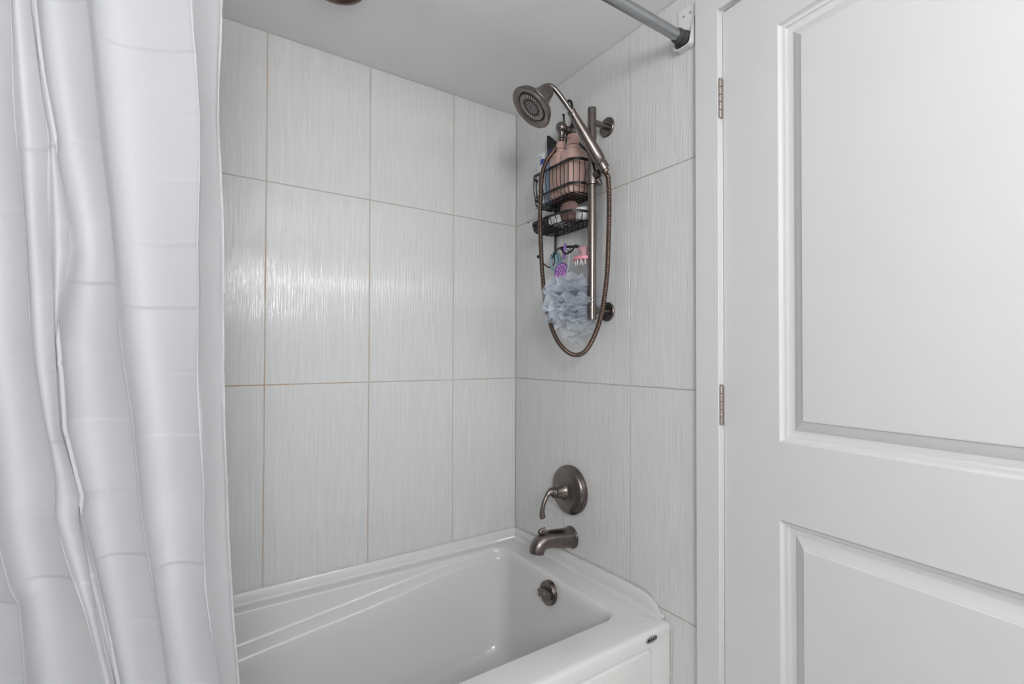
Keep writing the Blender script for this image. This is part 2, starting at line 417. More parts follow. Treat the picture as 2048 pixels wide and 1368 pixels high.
# overflow plate
ov = empty('overflow_plate', (-.1065, -.358, .409)); ov.parent = tub; ov.matrix_parent_inverse = WM[tub.name].inverted(); tag(ov, 'dark nickel overflow plate with turn tab')
on_ = Vector((-1, 0, .05)).normalized()
MB().lathe([(.0385, -.006), (.0385, .008), (.037, .0105), (.033, .012), (.031, .0112), (.004, .0116), (.001, .0116)], ov.location, on_, 36).build('plate', NICK, ov, smooth=35)
tb = MB()
P = Vector(ov.location)+on_*.0125
Yv = Vector((0, -1, 0)).normalized(); Zv = on_.cross(Yv)
tabp = [(-.036, .016), (-.030, .021), (-.012, .013), (.024, .013), (.0305, .006), (.0305, -.012), (.0, -.014), (-.02, -.012), (-.040, -.002)]
lo_ = [P+Yv*a-Zv*b-on_*.002 for a, b in tabp]; hi_ = [P+Yv*a*.97-Zv*b*.97+on_*.006 for a, b in tabp]
tb.loft([lo_, hi_], True, True).build('turn_tab', NICK, ov, smooth=25, bevel=.001)
MB().lathe([(.0045, 0), (.0045, .001), (.002, .0015), (.0015, .0002), (.0005, .0002)], P+on_*.006, on_, 12).build('screw', NICKL, ov, smooth=40)

# ================================================================== PLUMBING
PY = -.345
# valve
va = empty('shower_valve', (0, PY, .728)); tag(va, 'round dark nickel valve plate with curved lever on the tiled wall', 'shower valve')
MB().lathe([(.083, 0), (.0838, .004), (.0838, .0105), (.0822, .0145), (.0790, .0165), (.0778, .0182), (.0786, .0200), (.0772, .0225), (.0735, .0255), (.064, .0298), (.050, .0338), (.040, .0365), (.033, .0400), (.001, .040)], va.location, (-1, 0, 0), 56).build('escutcheon', NICK, va, smooth=28)
MB().lathe([(.0345, .037), (.0285, .0425), (.0245, .049), (.0212, .058), (.0188, .068), (.0180, .0715), (.0188, .0722), (.0188, .0745), (.0165, .0752), (.0165, .0768), (.0185, .0775), (.0172, .0805), (.001, .081)], va.location, (-1, 0, 0), 32).build('hub', NICK, va, smooth=28)
lv = spline([(-.076, PY, .7290), (-.086, PY, .7335), (-.098, PY, .7300), (-.111, PY, .7155), (-.1205, PY, .696), (-.1255, PY, .676), (-.1250, PY, .660), (-.1225, PY, .6525)], 6)
n = len(lv)
MB().tube(lv, [(.0072+.0098*max(0, 1-i/n*2.6)**.9+.0030*math.exp(-((i/n-.90)/.16)**2)) if i < n-2 else .0075-.0035*(i-n+2) for i in range(n)], 16).build('lever', NICK, va, smooth=50)
# spout
sp = empty('tub_spout', (0, PY, .565)); tag(sp, 'curved dark nickel tub spout with small diverter knob above the tub rim', 'tub spout')
MB().lathe([(.0375, 0), (.038, .003), (.0365, .007), (.0345, .0085), (.0345, .012), (.033, .0135)], sp.location, (-1, 0, 0), 36).build('base_ring', NICK, sp, smooth=30)
sv = spline([(-.006, PY, .565), (-.035, PY, .5685), (-.065, PY, .573), (-.095, PY, .5775), (-.118, PY, .5765), (-.135, PY, .569), (-.145, PY, .5565), (-.148, PY, .543)], 7)
n = len(sv)
MB().tube(sv, [.0345-.0080*min(1, i/(n*.66))-.0015*max(0, (i/n-.66)/.34) for i in range(n)], 28).build('spout_body', NICK, sp, smooth=50)
dv = empty('diverter', (-.133, PY, .594)); dv.parent = sp; dv.matrix_parent_inverse = WM[sp.name].inverted()
MB().lathe([(.0075, -.006), (.006, .0), (.0042, .002), (.0042, .005), (.007, .0068), (.0082, .012), (.0078, .019), (.0055, .022), (.0005, .0225)], dv.location, (0, 0, 1), 18).build('knob', NICK, dv, smooth=40)
MB().tube([(-.131, PY, .6145), (-.124, PY-.003, .6165), (-.117, PY-.005, .619)], [.0055, .005, .0042], 10).build('thumb_tab', NICK, dv, smooth=50)

# supply elbow (shower arm)
el = empty('shower_supply_elbow', (0, PY, 1.967)); tag(el, 'short dark nickel wall elbow carrying the hose and caddy hook', 'pipe elbow')
MB().lathe([(.026, 0), (.026, .003), (.022, .007), (.014, .012), (.0125, .016), (.0125, .04)], el.location, (-1, 0, 0), 30).build('wall_collar', NICK, el, smooth=35)
sph = [(.0198*math.sin(PI*k/14), -.0198*math.cos(PI*k/14)) for k in range(15)]; sph[0] = (.0005, -.0198); sph[-1] = (.0005, .0198)
MB().lathe(sph, (-.046, PY, 1.968), (-1, 0, 0), 28).build('elbow_ball', NICK, el, smooth=60)
MB().lathe([(.0125, .016), (.0122, .020), (.0112, .022), (.0112, .037), (.0098, .038), (.009, .046)], (-.046, PY, 1.968), (0, 0, -1), 24).build('hose_nut', NICK, el, smooth=35)

# slide bar
sb = empty('shower_slide_bar', (-.067, -.52, 1.3)); tag(sb, 'vertical dark nickel slide bar fixed to the tiled wall', 'slide bar')
BX, BY = -.067, -.52
MB().lathe([(.0125, 0), (.0135, .001), (.0135, .03), (.0132, .0303), (.0132, .0313), (.0135, .0316), (.0135, .656), (.0128, .657), (.012, .6572)], (BX, BY, 1.299), (0, 0, 1), 32).build('bar', NICK, sb, smooth=30)
for z in (1.914, 1.327):
    ft = empty('wall_mount', (0, BY, z)); ft.parent = sb; ft.matrix_parent_inverse = WM[sb.name].inverted()
    MB().lathe([(.0305, 0), (.0305, .004), (.029, .0062), (.012, .0072), (.0118, .010), (.0095, .011)], (0, BY, z), (-1, 0, 0), 36).build('rose', NICK, ft, smooth=30)
    MB().lathe([(.0095, .006), (.0095, .058)], (0, BY, z), (-1, 0, 0), 24).build('post', NICK, ft, smooth=30)
# slider / holder
sl = empty('slider', (BX, BY, 1.735)); sl.parent = sb; sl.matrix_parent_inverse = WM[sb.name].inverted()
MB().lathe([(.0142, -.022), (.018, -.021), (.0185, -.018), (.0185, .019), (.018, .022), (.0142, .023)], (BX, BY, 1.738), (0, 0, 1), 28).build('collar', NICK, sl, smooth=35)
MB().tube([(BX, BY-.012, 1.742), (BX+.004, BY-.030, 1.746)], .012, 16).build('holder_arm', NICK, sl, smooth=40)
hd = Vector((-.158+.0566, -.53+.56, 1.914-1.7606)).normalized()
B0 = Vector((-.0566, -.56, 1.7606))
MB().lathe([(.0150, -.006), (.0172, -.005), (.0172, .014), (.0165, .016), (.0145, .016)], B0, hd, 26).build('socket', NICK, sl, smooth=35)
MB().tube([(BX+.006, BY-.020, 1.727), (BX+.010, BY-.028, 1.712)], [.009, .0065], 14).build('lock_knob', NICK, sl, smooth=40)

# hand shower
hs = empty('hand_shower', B0); tag(hs, 'dark nickel hand shower with bell head clipped in the slide bar holder', 'hand shower')
S1 = Vector((-.158, -.53, 1.914)); L = (S1-B0).length
prof = [(.0095, -.016), (.0118, -.014), (.0118, -.002), (.0125, .0), (.0140, .012), (.0150, .0165), (.0172, .020), (.0190, .030), (.0196, .045), (.0186, .075), (.0165, .11), (.0142, .145), (.0126, .172), (.0122, L-.004), (.0132, L-.002), (.0132, L+.003), (.0115, L+.005), (.009, L+.0055)]
MB().lathe(prof, B0, hd, 28).build('handle', NICK, hs, smooth=35)
HA = Vector((-0.617, 0.192, -0.763)).normalized(); FC = Vector((-.288, -.5, 1.8985))
nk = spline([S1, (-.1795, -.5255, 1.9375), (-.199, -.5215, 1.9585), (-.214, -.517, 1.9725), (-.2275, -.5135, 1.9775), (-.241, -.5095, 1.9725), FC-HA*.07], 8)
MB().tube(nk, .0078, 16).build('neck', NICK, hs, smooth=60)
hp = [(.0005, -.0075), (.046, -.0075), (.0465, -.008), (.0475, -.0095), (.0495, -.0065), (.056, -.003), (.064, -.0005), (.0685, .0), (.0705, -.003), (.0705, -.006), (.0685, -.0105), (.0645, -.0125), (.063, -.0155), (.0645, -.018), (.0625, -.0215), (.055, -.0255), (.044, -.0345), (.034, -.047), (.0275, -.061), (.0240, -.074), (.0225, -.082), (.0185, -.0875), (.010, -.0905), (.0005, -.091)]
hp = [(r_*.94, h) for r_, h in hp]
MB().lathe(hp, FC, HA, 56).build('bell_head', NICK, hs, smooth=32)
fp = MB().lathe([(.0005, -.0055), (.0235, -.0055), (.0242, -.0068), (.0262, -.0068), (.027, -.0058), (.0435, -.0062), (.0445, -.0078)], FC, HA, 48).build('spray_face', mat('grey_spray_face', (.07, .065, .062), .45, .4), hs, smooth=35)
nz = MB()
Xh = HA.orthogonal().normalized(); Yh = HA.cross(Xh)
for rad, cnt, rr in ((.006, 6, .0012), (.0115, 12, .0012), (.0172, 18, .0013), (.0312, 26, .0016), (.0352, 30, .0016), (.0390, 34, .0015)):
    for k in range(cnt):
        a = 2*PI*(k+.5*(cnt % 4))/cnt; c = FC-HA*.0062+(Xh*math.cos(a)+Yh*math.sin(a))*rad
        nz.lathe([(rr, 0), (rr*.85, .0016), (rr*.4, .0022)], c, HA, 6)
tag(nz.build('nozzles', mat('pale_rubber_nozzle', (.55, .50, .48), .6), fp, smooth=60), kind='stuff')

# hose
hpts = [(-.046, PY, 1.931), (-.048, -.346, 1.918), (-.0700, -.352, 1.898), (-.095, -.3605, 1.868), (-.125, -.3646, 1.8294), (-.14, -.3605, 1.7812), (-.145, -.3587, 1.6982), (-.145, -.3562, 1.633), (-.14, -.3581, 1.5017), (-.13, -.3642, 1.3704), (-.115, -.385, 1.2716), (-.1, -.418, 1.2143), (-.09, -.4675, 1.1902), (-.085, -.5199, 1.2101), (-.08, -.5693, 1.2947), (-.075, -.5915, 1.412), (-.07, -.5947, 1.5308), (-.0625, -.5897, 1.652), (-.055, -.578, 1.722), (-.0515, -.5655, 1.740), (B0-hd*.012)]
hsmp = spline(hpts, 60)
# resample at 1 mm
rs = [hsmp[0]]; acc = 0
for a, b in zip(hsmp, hsmp[1:]):
    d = (b-a).length; t = 0
    while acc+d-t >= .00115 and d > 0:
        t += .00115-acc; acc = 0; rs.append(a.lerp(b, min(1, t/d)))
        if t >= d: break
    acc += max(0, d-t)
ho = MB().tube(rs, [.0075-(.0014 if i % 4 == 0 else .0 if i % 4 == 2 else .00025) for i in range(len(rs))], 12).build('shower_hose', HOSEM, smooth=75)
tag(ho, 'ribbed bronze coloured metal hose looping below the hand shower', 'hose')

# ================================================================== CURTAIN ROD AND CURTAIN
RY, RZ = -.8195, 2.030
rod = empty('shower_curtain_rod', (-.76, RY, RZ)); tag(rod, 'grey steel tension rod across the top of the tub alcove', 'curtain rod')
MB().lathe([(.0135, .046), (.0142, .047), (.0142, .80), (.0125, .802)], (0, RY, RZ), (-1, 0, 0), 32).build('outer_tube', CHROM, rod, smooth=30)
MB().lathe([(.0122, .79), (.0122, 1.49)], (0, RY, RZ), (-1, 0, 0), 32).build('inner_tube', CHROM, rod, smooth=30)
for s, x in ((-1, -.0035), (1, XL+.0035)):
    MB().lathe([(.0215, 0), (.0222, .002), (.0222, .010), (.0205, .017), (.0185, .024), (.0175, .026), (.0175, .030), (.0185, .032), (.0185, .037), (.0172, .039), (.0172, .043), (.0145, .045)], (x, RY, RZ), (s, 0, 0), 32).build('rubber_end', RUBB, rod, smooth=35)
br = empty('rod_bracket', (0, RY, RZ)); tag(br, 'white plastic cup bracket holding the curtain rod end beside the door casing', 'bracket')
yl, yr = RY+.0265, RY-.0265
outl = []
zb, zt = RZ-.0265, RZ+.090
def ushape(ins, zt_):
    a, b, c = yl-ins, yr+ins, zb+ins; r_ = .012
    pts = [(a, zt_)]
    pts += [(a-r_+r_*math.cos(t), c+r_+r_*math.sin(t)) for t in [-k*PI/12 for k in range(7)]]
    pts += [(b+r_+r_*math.cos(t), c+r_+r_*math.sin(t)) for t in [-PI/2-k*PI/12 for k in range(7)]]
    return pts+[(b, zt_)]
pl = ushape(0, zt)
MB().loft([[(-.0002, y, z) for y, z in pl], [(-.0032, y, z) for y, z in pl]], True, True).build('back_plate', BPLS, br, smooth=30)
uo, ui = ushape(0, RZ+.052), ushape(.0026, RZ+.052)
rim = MB(); v = []; f = []; n = len(uo)
for (ao, bo), (ai, bi) in zip(uo, ui):
    dpt = -.0235 if bo < RZ+.03 else -.006
    v += [(-.003, ao, bo), (dpt, ao, bo), (dpt, ai, bi), (-.003, ai, bi)]
for i in range(n-1):
    for k in range(4): f.append((i*4+k, i*4+(k+1) % 4, (i+1)*4+(k+1) % 4, (i+1)*4+k))
f += [(0, 1, 2, 3), tuple(4*(n-1)+k for k in range(4))]
rim.add(v, f).build('cup_rim', BPLS, br, smooth=30)
for y in (RY+.009, RY-.012):
    MB().lathe([(.0028, 0), (.0026, .0012), (.0005, .0016)], (-.0032, y, RZ+.070), (-1, 0, 0), 12).build('screw_head', NICKL, br, smooth=40)

cz = [(.965, -1.2735), (.918, -1.2649), (.898, -1.2578), (.806, -1.2505)]
EA = [(1.596, -1.2728), (1.493, -1.2675), (1.4, -1.2623), (1.355, -1.2597), (1.202, -1.2509), (1.18, -1.2494), (1.119, -1.2423), (1.042, -1.2307), (.994, -1.2289), (.938, -1.2163), (.867, -1.1988), (.78, -1.1825)]
ES = [(1.602, -1.2571), (1.516, -1.2485), (1.448, -1.2383), (1.353, -1.2363), (1.202, -1.2312), (1.097, -1.2247), (1.014, -1.2082), (.991, -1.2102), (.904, -1.1952), (.823, -1.1803), (.778, -1.1717)]
ET = [(1.546, -1.2493), (1.454, -1.2375), (1.356, -1.2196), (1.314, -1.216), (1.25, -1.2235), (1.202, -1.2295), (1.1, -1.2235), (.78, -1.17)]
EB = [(1.623, -1.207), (1.527, -1.1975), (1.442, -1.1895), (1.356, -1.1814), (1.203, -1.1676), (1.108, -1.1567), (.998, -1.148), (.913, -1.137), (.756, -1.1187)]
EC = [(1.669, -1.0979), (1.523, -1.0903), (1.437, -1.0883), (1.329, -1.0896), (1.204, -1.0879), (1.166, -1.0875), (1.092, -1.0834), (1., -1.0786), (.956, -1.0793), (.867, -1.0756), (.734, -1.0599)]
EH = [(1.684, -1.0619), (1.656, -1.0617), (1.531, -1.0635), (1.443, -1.061), (1.334, -1.0564), (1.205, -1.0564), (1.166, -1.0567), (1.082, -1.0524), (1.005, -1.0475), (.915, -1.0455), (.851, -1.0419), (.802, -1.0384), (.724, -1.0322)]
EZ = [(1.65, -1.318), (1.2, -1.297), (.965, -1.2735), (.918, -1.2649), (.898, -1.2578), (.806, -1.2505)]
EY = [(1.65, -1.375), (1.2, -1.352), (.8, -1.315)]; EX = [(1.65, -1.425), (1.2, -1.405), (.8, -1.375)]; EW = [(1.65, -1.47), (1.2, -1.455), (.8, -1.435)]
CR = [.825+.175*k-.7 for k in range(0, 12)]
zrows = []
z = .075
while z < 2.012: zrows.append(z); z += .0022
zrows.reverse()
grid = []
yf = -.842
for z in zrows:
    edges = [lerp_table(T, z) for T in (EW, EX, EY, EZ, EA, ES, ET, EB, EC, EH)]
    edges[5] = max(edges[5], edges[4]+.005); edges[6] = max(edges[6], edges[5]+.002)
    top = max(0, min(1, (z-1.75)/.25))
    nodes = [(XL+.012, -.815)]
    prev = XL+.012
    for i, e in enumerate(edges):
        last = i == len(edges)-1
        wd = max(.006, e-prev)
        zo = z+.011*math.sin(i*2.4+1)+.006*math.sin(i*5.1)
        nearest = min(CR, key=lambda c: abs(c-zo)); dz = zo-nearest; ci = CR.index(nearest)
        cre = math.exp(-abs(dz)/.0028)*(.45+.55*math.sin(ci*4.1+i*2.9)**2)
        jit = .0016*math.sin(ci*2.3+i*1.7)*cre+.0010*math.sin(z*23+i*2.1)+.0012*math.sin(z*9+i)
        e2 = e+jit
        fct = (dz/.175) % 1.0
        sg = 1 if math.sin(ci*3.3+i*1.3) > -.3 else -.6
        fy = yf-.0011*abs(math.sin(PI*fct))*sg-.0010*cre*sg
        if last:
            nodes += [(prev+wd*.06, fy+.005), (prev+wd*.3, fy+.020), (prev+wd*.6, fy+.035), (prev+wd*.85, fy+.045), (e2-.002, fy+.050), (e2, fy+.0515)]
        else:
            d = min(.040, .50*wd+.001)*(1-.35*top)
            sk = .31+.06*math.sin(z*5+i*2)
            for t in (.03, .12, .26, .42, .58, .74, .88, .97):
                tt_ = t**(math.log(.5)/math.log(sk)); nodes.append((prev+wd*t+(e2-e)*t, fy+d*4*tt_*(1-tt_)))
            nodes += [(e2, fy-.0003)]
        prev = e
    pts = spline([Vector((a, b, z)) for a, b in nodes], 3)
    grid.append(pts)
n = len(grid[0]); v = [p for r_ in grid for p in r_]; f = []
for i in range(len(grid)-1):
    for k in range(n-1): f.append((i*n+k, i*n+k+1, (i+1)*n+k+1, (i+1)*n+k))
cu = MB().add(v, f).build('shower_curtain', CLOTH, smooth=88)
tag(cu, 'white fabric shower curtain gathered in folds with packaging creases', 'shower curtain')
hem = MB()
hp_ = [r_[-1] for r_ in grid][::3]
hem.tube(hp_, .0011, 6).build('hem', CLOTH, cu, smooth=60)

# ================================================================== CEILING LIGHT (switched off)
cl = empty('recessed_light', (-.784, -.322, CEIL)); tag(cl, 'round bronze recessed light trim in the alcove ceiling', 'light')
MB().lathe([(.052, .004), (.0525, .010), (.058, .014), (.066, .013), (.071, .010), (.0735, .005), (.0745, .0)], cl.location, (0, 0, -1), 48).build('trim_ring', BRONZ, cl, smooth=35)
MB().lathe([(.053, .002), (.053, .006), (.03, .009), (.001, .010)], cl.location, (0, 0, -1), 32).build('lens', LENS, cl, smooth=40)

# ================================================================== SHOWER CADDY
cad = empty('shower_caddy', (-.01, -.375, 1.52)); tag(cad, 'black wire two-tier shower caddy hung from the shower elbow', 'shower caddy')
YC, HW = -.376, .121
def basket_path(z, ins=0, bow=0, r_=.040, back=-.009, front=-.117):
    y0, y1 = YC-HW+ins, YC+HW-ins; xf = front+ins
    pts = rrect(xf, back-ins*.3, y0, y1, r_, z, 8, 8)
    if bow:
        pts = [(x-bow*max(0, 1-((y-YC)/HW)**2)*max(0, min(1, (back-x)/.05)), y, zz) for x, y, zz in pts]
    return pts
def band(m, pts, h, t):
    P = [Vector(p) for p in pts]; n = len(P); v = []; f = []
    for i in range(n):
        T_ = (P[(i+1) % n]-P[i-1]).normalized(); nn = Vector((T_.y, -T_.x, 0)).normalized()
        for a, b in ((-t/2, -h/2), (t/2, -h/2), (t/2, h/2), (-t/2, h/2)): v.append(P[i]+nn*a+Vector((0, 0, b)))
    for i in range(n):
        j = (i+1) % n
        for k in range(4): f.append((i*4+k, i*4+(k+1) % 4, j*4+(k+1) % 4, j*4+k))
    return m.add(v, f)
def basket(name, zr, zl, zfl, bow, nw, hb):
    top = basket_path(zr, 0, bow)
    rim = band(MB(), top, hb, .0028).build(name, BLACK, cad)
    low = basket_path(zl, .003, bow)
    if zl < zr-.02: band(MB(), low, .0075, .0028).build('lower_band', BLACK, rim)
    flo = basket_path(zfl, .012, bow, .034)
    wires = MB(); n = len(top)
    # evenly spaced wires around front and ends
    tot = [0]
    for i in range(n): tot.append(tot[-1]+(Vector(top[(i+1) % n])-Vector(top[i])).length)
    def at(ring, s):
        for i in range(n):
            if tot[i+1] >= s:
                t = (s-tot[i])/max(1e-9, tot[i+1]-tot[i]); return Vector(ring[i]).lerp(Vector(ring[(i+1) % n]), t)
        return Vector(ring[0])
    for k in range(nw):
        s = tot[-1]*(k+.5)/nw; a = at(top, s); b = at(low, s); c = at(flo, s)
        cen = Vector((-.06, YC, 0)); o1 = (Vector((a.x, a.y, 0))-cen).normalized()*.0035
        if zl < zr-.02: P = [a, a.lerp(b, .5)+o1, b, b.lerp(c, .5)+Vector((0, 0, -.006))+o1*.6, c]
        else: P = [a, a.lerp(c, .4)+o1*1.3, a.lerp(c, .8)+o1*.9+Vector((0, 0, -.004)), c]
        wires.tube(spline(P, 4), .0014, 6)
    tag(wires.build('side_wires', BLACK, rim, smooth=60), kind='stuff')
    fw_ = MB()
    xs0, xs1 = -.105-bow*.7, -.013
    ny = 12; nx = 6
    fw_.tube(flo, .0016, 6, closed=True)
    for k in range(ny):
        y = YC-HW+.018+(2*HW-.036)*k/(ny-1)
        xf = -.105-bow*max(0, 1-((y-YC)/HW)**2)
        if k in (0, ny-1): xf += .02
        fw_.tube([(xf, y, zfl), (xs1, y, zfl)], .0013, 6)
    for k in range(nx):
        x = -.098+.083*k/(nx-1); fw_.tube([(x, YC-HW+.013, zfl-.0022), (x, YC+HW-.013, zfl-.0022)], .0013, 6)
    tag(fw_.build('floor_wires', BLACK, rim, smooth=60), kind='stuff')
    return rim
basket('upper_basket', 1.803, 1.729, 1.702, 0, 34, .0085)
basket('lower_basket', 1.640, 1.640, 1.614, .014, 26, .0075)
for y in (YC+.113, -.466):
    MB().box((-.0045, y-.0045, 1.525), (-.0085, y+.0045, 1.84)).build('stem', BLACK, cad, bevel=.0008)
    MB().tube(spline([(-.0065, y, 1.835), (-.0075, y*.45+PY*.55, 1.90), (-.012, PY+(.012 if y > YC else -.012), 1.955), (-.016, PY+(.014 if y > YC else -.022), 1.985)], 6), .0036, 10).build('hanger_arm', BLACK, cad, smooth=50)
MB().tube(spline([(-.016, PY+.014, 1.98), (-.024, PY+.013, 2.005), (-.026, PY+.012, 2.024)], 6), .0034, 10).build('hanger_post', BLACK, cad, smooth=50)
MB().tube([(-.026, PY+.018, 2.026), (-.026, PY+.008, 2.022)], .003, 8).build('cross_tab', BLACK, cad, smooth=50)
MB().tube(spline([(-.016, PY-.022, 1.98), (-.018, PY-.023, 2.02), (-.019, PY-.0225, 2.046), (-.020, PY-.017, 2.060), (-.022, PY-.008, 2.064), (-.024, PY+.001, 2.058)], 6), .0046, 10).build('hanger_hook', BLACK, cad, smooth=50)
# hook rail and hooks
RC, RH = -.3645, .1015
rail = [(-.0085-.055*max(0, 1-((y-RC)/RH)**2)**.8, y, 1.536+.014*max(0, 1-((y-RC)/RH)**2)) for y in [RC+RH-2*RH*k/24 for k in range(25)]]
ra = MB().tube(rail, 1, 8, flat=(.0042, .0016)).build('hook_rail', BLACK, cad, smooth=50)
for y in (YC+.112, -.466):
    hk = MB().tube(spline([(-.008, y, 1.532), (-.016, y+.002, 1.512), (-.034, y+.004, 1.503), (-.052, y+.008, 1.514), (-.072, y+.012, 1.536)], 6), .0022, 8)
    hk.lathe([(.0005, -.0062), (.0045, -.0045), (.0064, 0), (.0045, .0045), (.0005, .0062)], (-.074, y+.0125, 1.538), (0, 0, 1), 14)
    hk.build('side_hook', BLACK, ra, smooth=60)
hk = MB().tube(spline([(-.062, YC+.002, 1.546), (-.078, YC-.012, 1.538), (-.084, YC-.030, 1.524), (-.084, YC-.046, 1.519), (-.080, YC-.062, 1.524), (-.074, YC-.07, 1.536)], 6), .0030, 8)
hk.lathe([(.0005, -.0075), (.0055, -.005), (.0075, 0), (.0055, .005), (.0005, .0075)], (-.064, YC+.003, 1.545), (0, 0, 1), 14)
hk.build('centre_hook', BLACK, ra, smooth=60)
for y in (YC+.085, YC+.06, YC+.036, YC-.03, YC-.075):
    t = 1-((y-RC)/RH)**2; x = -.0085-.055*t**.8; z = 1.536+.014*t
    MB().tube(spline([(x, y, z), (x-.003, y, z-.012), (x-.010, y-.002, z-.018), (x-.016, y-.003, z-.012)], 5), .0016, 6).build('loop_hook', BLACK, ra, smooth=60)

# ------------------------------------------------------------------ things in the upper basket
ZB = 1.7045
def bottle(name, label, cat, x, y, wx, wy, h, r_, body, prof=None, loc_z=ZB, group=None):
    t = empty(name, (x, y, loc_z)); tag(t, label, cat, group)
    rings = []
    for a, z in (prof or [(.86, 0), (.97, .003), (1, .010), (1, h-.022), (.985, h-.012), (.95, h-.005), (.87, h+.001), (.74, h+.006), (.56, h+.009), (.40, h+.011)]):
        rings.append(rrect(x-wx/2*a, x+wx/2*a, y-wy/2*a, y+wy/2*a, min(r_, wx/2*.99, wy/2*.99)*a, loc_z+z, 6, 2))
    MB().loft(rings, True, True).build('body', body, t, smooth=50)
    return t
def pump(t, x, y, z, rc, hc, rp, hp_, m_c, m_p, nd, nl=.036):
    MB().lathe([(rc, 0), (rc*1.02, .002), (rc, hc), (rc*.8, hc+.002), (rc*.3, hc+.003)], (x, y, z), (0, 0, 1), 24).build('collar', m_c, t, smooth=40)
    zz = z+hc+.003
    p_ = MB().lathe([(rp, 0), (rp, hp_*.75), (rp*.95, hp_*.95), (rp*.6, hp_), (rp*.1, hp_)], (x, y, zz), (0, 0, 1), 24)
    d = Vector(nd).normalized()
    a = Vector((x, y, zz+hp_*.62))
    p_.tube([a, a+d*nl*.6+Vector((0, 0, .001)), a+d*nl+Vector((0, 0, -.004))], [.0062, .0048, .0034], 10)
    p_.build('pump_head', m_p, t, smooth=40)
b1 = bottle('pump_bottle', 'dusty pink pump bottle with nozzle pointing left in the upper caddy basket', 'bottle', -.073, -.373, .062, .060, .150, .018, PINK)
pump(b1, -.073, -.377, ZB+.158, .0175, .009, .0160, .024, PINKD, PINKD, (-.2, .9, .05), .034)
b2 = bottle('pump_bottle', 'dusty pink bottle nearest the slide bar in the upper caddy basket', 'bottle', -.068, -.4355, .078, .062, .141, .016, PINK)
pump(b2, -.070, -.434, ZB+.149, .0205, .013, .0190, .034, PINKD, PINKD, (.7, -.6, 0), .022)
mk = MB()
for dy in (-.0075, 0):
    for s in (-1, 1):
        a = Vector((-.070-.0188, -.434+dy+.004+s*.0016, ZB+.149+.036)); mk.tube([a+Vector((0, s*.0016, -.002)), a+Vector((0, -s*.0016, .002))], .0006, 5)
mk.build('cap_mark', mat('dark_pink_print', (.25, .11, .09), .5), b2)
b3 = bottle('pump_bottle', 'white pump bottle with royal blue collar at the left of the caddy', 'bottle', -.072, -.2835, .042, .044, .140, .018, WPLA)
pump(b3, -.072, -.281, ZB+.150, .0128, .017, .0070, .022, BLUE, WPLA, (-.5, .9, .12), .026)
b4 = bottle('shampoo_bottle', 'grey blue bottle with navy cap behind the pink bottles', 'bottle', -.078, -.3245, .034, .034, .150, .014, GBLUE)
MB().lathe([(.0145, 0), (.015, .002), (.0145, .028), (.013, .031), (.001, .032)], (-.074, -.3245, ZB+.157), (0, 0, 1), 24).build('cap', NAVY, b4, smooth=40)
bc = empty('black_panel', (-.030, -.292, ZB)); tag(bc, 'black flat plastic piece standing upright at the back of the caddy', 'plastic piece')
pf = [(-.252, ZB), (-.2465, 1.979), (-.256, 1.9785), (-.297, 1.941), (-.300, ZB)]
MB().loft([[(-.026, y, z) for y, z in pf], [(-.034, y, z) for y, z in pf]], True, True).build('panel', mat('matte_black_plastic', (.008, .008, .010), .6), bc, bevel=.001)

# ------------------------------------------------------------------ things in the lower tray
ZT = 1.6155
pm = MB(); rings = []
cxp, cyp = -.080, -.430
for k in range(13):
    t = PI*k/12; a = max(.08, math.sin(t)**.8)
    rings.append([(cxp+.030*a*math.cos(u), cyp+.0385*a*math.sin(u), 1.652-.034*math.cos(t)*(1+.02*math.sin(3*u))) for u in [2*PI*j/32 for j in range(32)]])
po = pm.loft(rings, True, True).build('pumice_scrubber', PUMI, smooth=60)
tag(po, 'round brownish pink pumice scrubber standing in the lower caddy tray', 'scrubber')
def tubeitem(name, label, cat, a, b, r_, m_, capm, group=None):
    A = Vector(a); B = Vector(b); d = (B-A).normalized(); L = (B-A).length
    t = empty(name, a); tag(t, label, cat, group)
    MB().lathe([(r_*.7, 0), (r_*.95, .003), (r_, .008), (r_, L*.72), (r_*.9, L*.75)], A, d, 22).build('body', m_, t, smooth=40)
    MB().lathe([(r_*.8, L*.74), (r_*.86, L*.76), (r_*.84, L*.98), (r_*.6, L), (r_*.35, L), (r_*.3, L-.004), (r_*.05, L-.004)], A, d, 22).build('cap', capm, t, smooth=40)
tubeitem('cosmetic_tube', 'white tube lying in the lower caddy tray with its round cap forward', 'tube', (-.03, -.372, 1.641), (-.108, -.398, 1.634), .0165, WPLA, WPLA)
tubeitem('cosmetic_tube', 'small white tube beside the black case in the lower caddy tray', 'tube', (-.04, -.350, 1.637), (-.106, -.366, 1.634), .0145, WPLA, WPLA)
tubeitem('cosmetic_jar', 'white rounded jar at the slide bar end of the lower caddy tray', 'jar', (-.085, -.475, 1.6345), (-.030, -.478, 1.648), .0215, WPLA, WPLA)
kb = MB().loft([rrect(-.104, -.040, -.345, -.262, .008, ZT+.002, 4, 2), rrect(-.106, -.038, -.347, -.260, .009, ZT+.006, 4, 2), rrect(-.106, -.038, -.347, -.260, .009, ZT+.034, 4, 2), rrect(-.102, -.042, -.343, -.264, .007, ZT+.039, 4, 2)], True, True).build('toiletry_case', mat('black_case_plastic', (.006, .006, .008), .45), smooth=40)
tag(kb, 'black rectangular case at the left of the lower caddy tray', 'case')

